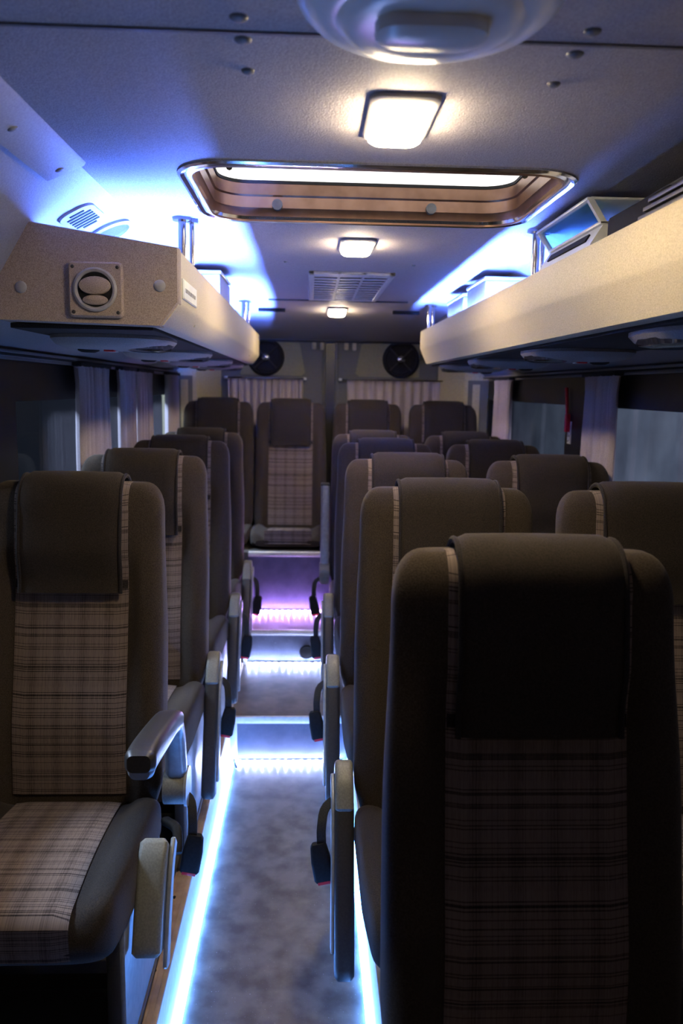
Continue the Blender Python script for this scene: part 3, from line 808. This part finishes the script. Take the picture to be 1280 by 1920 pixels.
def crest_path(off_f, z_front, z_back, n_=14, crest=1.163, yoff=0.0):
    """front from z_front up over the crest and down the back to z_back; order front-bottom to back-bottom; returns (y,z)"""
    P = []
    m = 16
    zz0 = 1.09
    for k in range(m):
        z = z_front + (zz0-z_front)*k/(m-1); P.append((fy(0, z)-off_f-.0, z))
    yf = fy(0, zz0)-off_f; yb = yc(zz0)+half_d(zz0)+off_f
    for k in range(1, n_):
        a = PI*k/n_; P.append(((yf+yb)/2 - (yb-yf)/2*math.cos(a), zz0 + (crest-zz0+off_f)*math.sin(a)**.8))
    if z_back < zz0:
        for k in range(5):
            z = zz0 + (z_back-zz0)*k/4; P.append((yc(z)+half_d(z)+off_f, z))
    return P
def cushion_top(y):      # top height of the cushion along y, local
    # y from -.10 (rear) to -.60 (front)
    t_ = (-.12-y)/.48
    return .405 + .025*math.sin(min(1, max(0, t_))*PI*.9) + .01*t_
CF = -.61
def cushion_geo(zb=.30):
    L = []; N = 48
    for k in range(26):
        u = k/25; y = -.13 + (CF+.13)*u
        zt = cushion_top(y)
        # nose rounding at the front
        fr = 0
        if u > .88: fr = 1-math.sqrt(max(0, 1-((u-.88)/.12)**2))
        if u < .05: fr = .4*(1-u/.05)
        z1 = zt - fr*.05; z0 = zb + fr*.045 - .02*smooth(.7, 1.0, 1-u)*0
        w_ = .222 - .03*fr - .012*smooth(.6, 1, u); cz = (z1+z0)/2; hz = (z1-z0)/2
        row = []
        for j in range(N):
            a = 2*PI*j/N; ca, sa = math.cos(a), math.sin(a); e = .42
            x = w_*math.copysign(abs(ca)**e, ca); s_ = math.copysign(abs(sa)**e, sa)
            z = cz+hz*s_
            if s_ > 0: z += (.020*smooth(.14, .20, abs(x)) - .014*(1-smooth(.138, .16, abs(x))))*s_*(1-fr)
            row.append((x, y, z))
        L.append(row)
    return loft(L)
def cushion_panel_geo(zb=.30):
    P = []
    for k in range(18):
        u = k/17*.88; y = -.15 + (CF+.15)*u; P.append((y, cushion_top(y)-.014+.0015))
    yN = P[-1][0]; zN = P[-1][1]
    for k in range(1, 9):
        a = PI/2*k/8; P.append((yN - (yN-CF-.0)*math.sin(a) , zN - .034*(1-math.cos(a)) + .001))
    P.append((CF-.001, zb+.10)); P.append((CF-.000, zb+.055))
    P.append((CF+.006, zb+.03))
    # outward normal handled by order: go front->back for positive offset
    return strip_panel(P, lambda u: .125+.008*u, -.004, 8)

def arm(parent, s, state):
    X = .247*s
    if state == 'down':
        t = obj('armrest', sweep(bez([(X, -.165, .425), (X, -.195, .36), (X, -.235, .265), (X, -.275, .165), (X, -.30, .085)], 5), .046, .055, .012), 'dark_plastic', parent)
        obj('armrest_hinge', sweep(bez([(X, -.085, .440), (X, -.115, .478), (X, -.145, .462), (X, -.172, .415)], 4), .044, .060, .010), 'grey_plastic', t)
        obj('side_plate', sweep(bez([(X+s*.026, -.10, .455), (X+s*.026, -.155, .42), (X+s*.026, -.215, .29), (X+s*.026, -.27, .12)], 4), .010, .040, .004), 'steel_grey', t)
    elif state == 'raised':
        t = obj('armrest', sweep(bez([(X, -.13, .50), (X, -.12, .62), (X, -.10, .80), (X, -.085, .90)], 5), .044, .05, .012), 'steel_grey', parent)
        obj('armrest_hinge', join(cyl((X-.026, -.13, .46), (X+.026, -.13, .46), .040), sweep([(X, -.13, .40), (X, -.13, .50)], .05, .05, .01)), 'grey_plastic', t)
        obj('end_cap', box(X-.022, X+.022, -.110, -.060, .900, .915, .005), 'dark_plastic', t)
    else:
        X += .014
        t = obj('armrest', sweep(bez([(X, -.23, .645), (X, -.28, .662), (X, -.38, .682), (X, -.50, .702), (X, -.56, .706)], 6), .058, .044, .014), 'dark_plastic', parent)
        obj('armrest_tube', sweep(bez([(X, -.165, .49), (X, -.185, .575), (X, -.215, .625), (X, -.27, .650), (X, -.38, .668), (X, -.52, .690), (X, -.555, .690)], 6), .050, .042, .015), 'steel_grey', t)
        obj('armrest_hinge', cyl((X-.030, -.155, .445), (X+.020, -.155, .445), .042, n=28), 'grey_plastic', t)
        obj('hinge_disc', cyl((X+.020, -.155, .445), (X+.027, -.155, .445), .047, n=28), 'steel_grey', t)
        obj('recline_lever', sweep(bez([(X-.02, -.21, .385), (X+.012, -.25, .388), (X+.022, -.29, .36)], 4), .022, .02, .008), 'black', t)
        obj('lower_armrest_cover', sweep(bez([(X-.012, -.375, .425), (X-.012, -.40, .40), (X-.012, -.44, .33), (X-.012, -.475, .25)], 5), .060, .048, .010), 'grey_plastic', parent)
        obj('lower_side_plate', sweep(bez([(X+.024, -.35, .42), (X+.024, -.39, .38), (X+.024, -.43, .30), (X+.024, -.465, .21)], 4), .010, .036, .004), 'steel_grey', parent)
def buckle(parent, s, state):
    X = .300*s
    st = obj('belt_strap', sweep(bez([(.235*s, -.12, .43), (X-.012*s, -.15, .41), (X, -.18, .375), (X, -.185, .335)], 4), .022, .006, .002), 'webbing', parent)
    m = Matrix.Translation((X, -.185, .29)) @ Matrix.Rotation(.18*s, 4, 'Y')
    b_ = obj('belt_buckle', xf(loft([[(a*k, b*k, z) for a, b in rrect(.048, .026, .008)] for z, k in ((-.052, .85), (-.046, 1), (.0, 1), (.038, .82), (.046, .6))]), m), 'black', parent)
    obj('release_button', xf(box(-.017, .017, -.0125, .010, -.056, -.044, .002), m), 'red', b_)
def make_seat(name, label, s, state='down', base=True, loc=(0, 0, 0), group=None):
    t = thing(name, label, 'seat', loc, group)
    obj('backrest', backrest_geo(), 'fabric', t, 50)
    obj('backrest_panel', strip_panel(crest_path(.001, .42, 1.02), .135, .003), 'plaid', t, 60)
    zb = .30 if base else .365
    obj('seat_cushion', cushion_geo(zb), 'flap', t, 50)
    obj('cushion_panel', cushion_panel_geo(zb), 'plaid', t, 60)
    h = obj('headrest_cover', strip_panel(crest_path(.014, .903, .93, crest=1.162), lambda u: .119+.003*math.sin(u*3), .012, 12, .002), 'flap', t, 60)
    P = crest_path(.017, .903, .93, crest=1.162)
    for sx in (-1, 1):
        obj('piping', tube([(sx*.120, y-.004 if z < 1.1 and y < .03 else y, z+(.002 if z > 1.12 else 0)) for y, z in P], .0045, 8, up=(1, 0, 0)), 'piping', h)
    # dark crossing seam where the headrest ends
    obj('panel_seam', strip_panel([(fy(0, z)-.0045, z) for z in (.912, .922, .932)], .134, .001, 6), 'piping', t)
    if base:
        bl = -.20 if s >= 0 else -.115
        b_ = obj('seat_base', join(box(bl, bl+.03, -.50, -.10, .0, .31, .004), box(.17, .20, -.50, -.10, .0, .31, .004), box(bl+.02, .18, -.46, -.14, .23, .30, .004), box(bl+.03, .17, -.30, -.26, .02, .06)), 'dark_plastic', t)
        px_ = .203 if s > 0 else -.125
        if s: obj('side_panel', box(px_-.006, px_+.006, -.50, -.12, .012, .315, .003), 'steel_grey', t)
        if s: obj('floor_rail', join(box(px_-.012, px_+.012, -.60, -.04, 0.0, .020, .003)), 'dark_plastic', t)
    if s:
        arm(t, s, state); buckle(t, s, state)
    return t
RowY = [1.165, 1.93, 2.71, 3.53, 4.22]
GL = 'single seats in the left row'; GA = 'aisle seats on the right side'; GW = 'window seats on the right side'
# left row
make_seat('bus_seat', 'nearest left seat, full plaid backrest and cushion showing, grey armrest swung up', 1, 'out', True, (-.569, 1.97, .2), GL)
sl0 = make_seat('bus_seat', 'second left seat from the viewer, directly behind the nearest left one', 1, 'down', True, (-.561, 2.74, .2), GL)
dup(sl0, (-.561, 3.53, .2), 'third left seat from the viewer, only its aisle-side half showing')
dup(sl0, (-.558, 4.20, .2), 'fourth left seat, its armrest beside the violet top step')
# right aisle seats
make_seat('bus_seat', 'large nearest seat at lower right with dark cover and plaid panel', 0, 'none', True, (.340, 1.165, .2), GA)
sa0 = make_seat('bus_seat', 'second aisle seat on the right, right behind the large nearest one', -1, 'down', True, (.340, 1.93, .2), GA)
dup(sa0, (.336, 2.71, .2), 'third aisle seat on the right with brown-lit headrest')
dup(sa0, (.340, 3.53, .2), 'fourth aisle seat on the right with cool grey headrest')
make_seat('bus_seat', 'fifth aisle seat on the right with armrest standing upright by the top step', -1, 'raised', True, (.335, 4.20, .2), GA)
# right window seats
sw0 = make_seat('bus_seat', 'nearest window seat on the right, at the photo edge behind the large seat', 0, 'none', True, (.822, 1.90, .2), GW)
dup(sw0, (.826, 2.71, .2), 'second window seat on the right, below the gathered curtain')
dup(sw0, (.826, 3.53, .2), 'third window seat on the right, below the red hammer')
dup(sw0, (.822, 4.20, .2), 'last window seat on the right in front of the dark rear corner seat')
# rear bench row
GB = 'rear row seats'
sb0 = make_seat('bus_seat', 'rear row corner seat on the left, in front of the beige pillar', 0, 'none', False, (-.560, 4.995, .347), GB)
dup(sb0, (-.112, 4.995, .347), 'rear row seat facing down the aisle with plaid panel and cushion showing')
dup(sb0, (.362, 4.995, .347), 'rear row seat right of the door gap, only its headrest showing')
dup(sb0, (.835, 4.995, .347), 'rear row corner seat on the right beneath the right curtain')
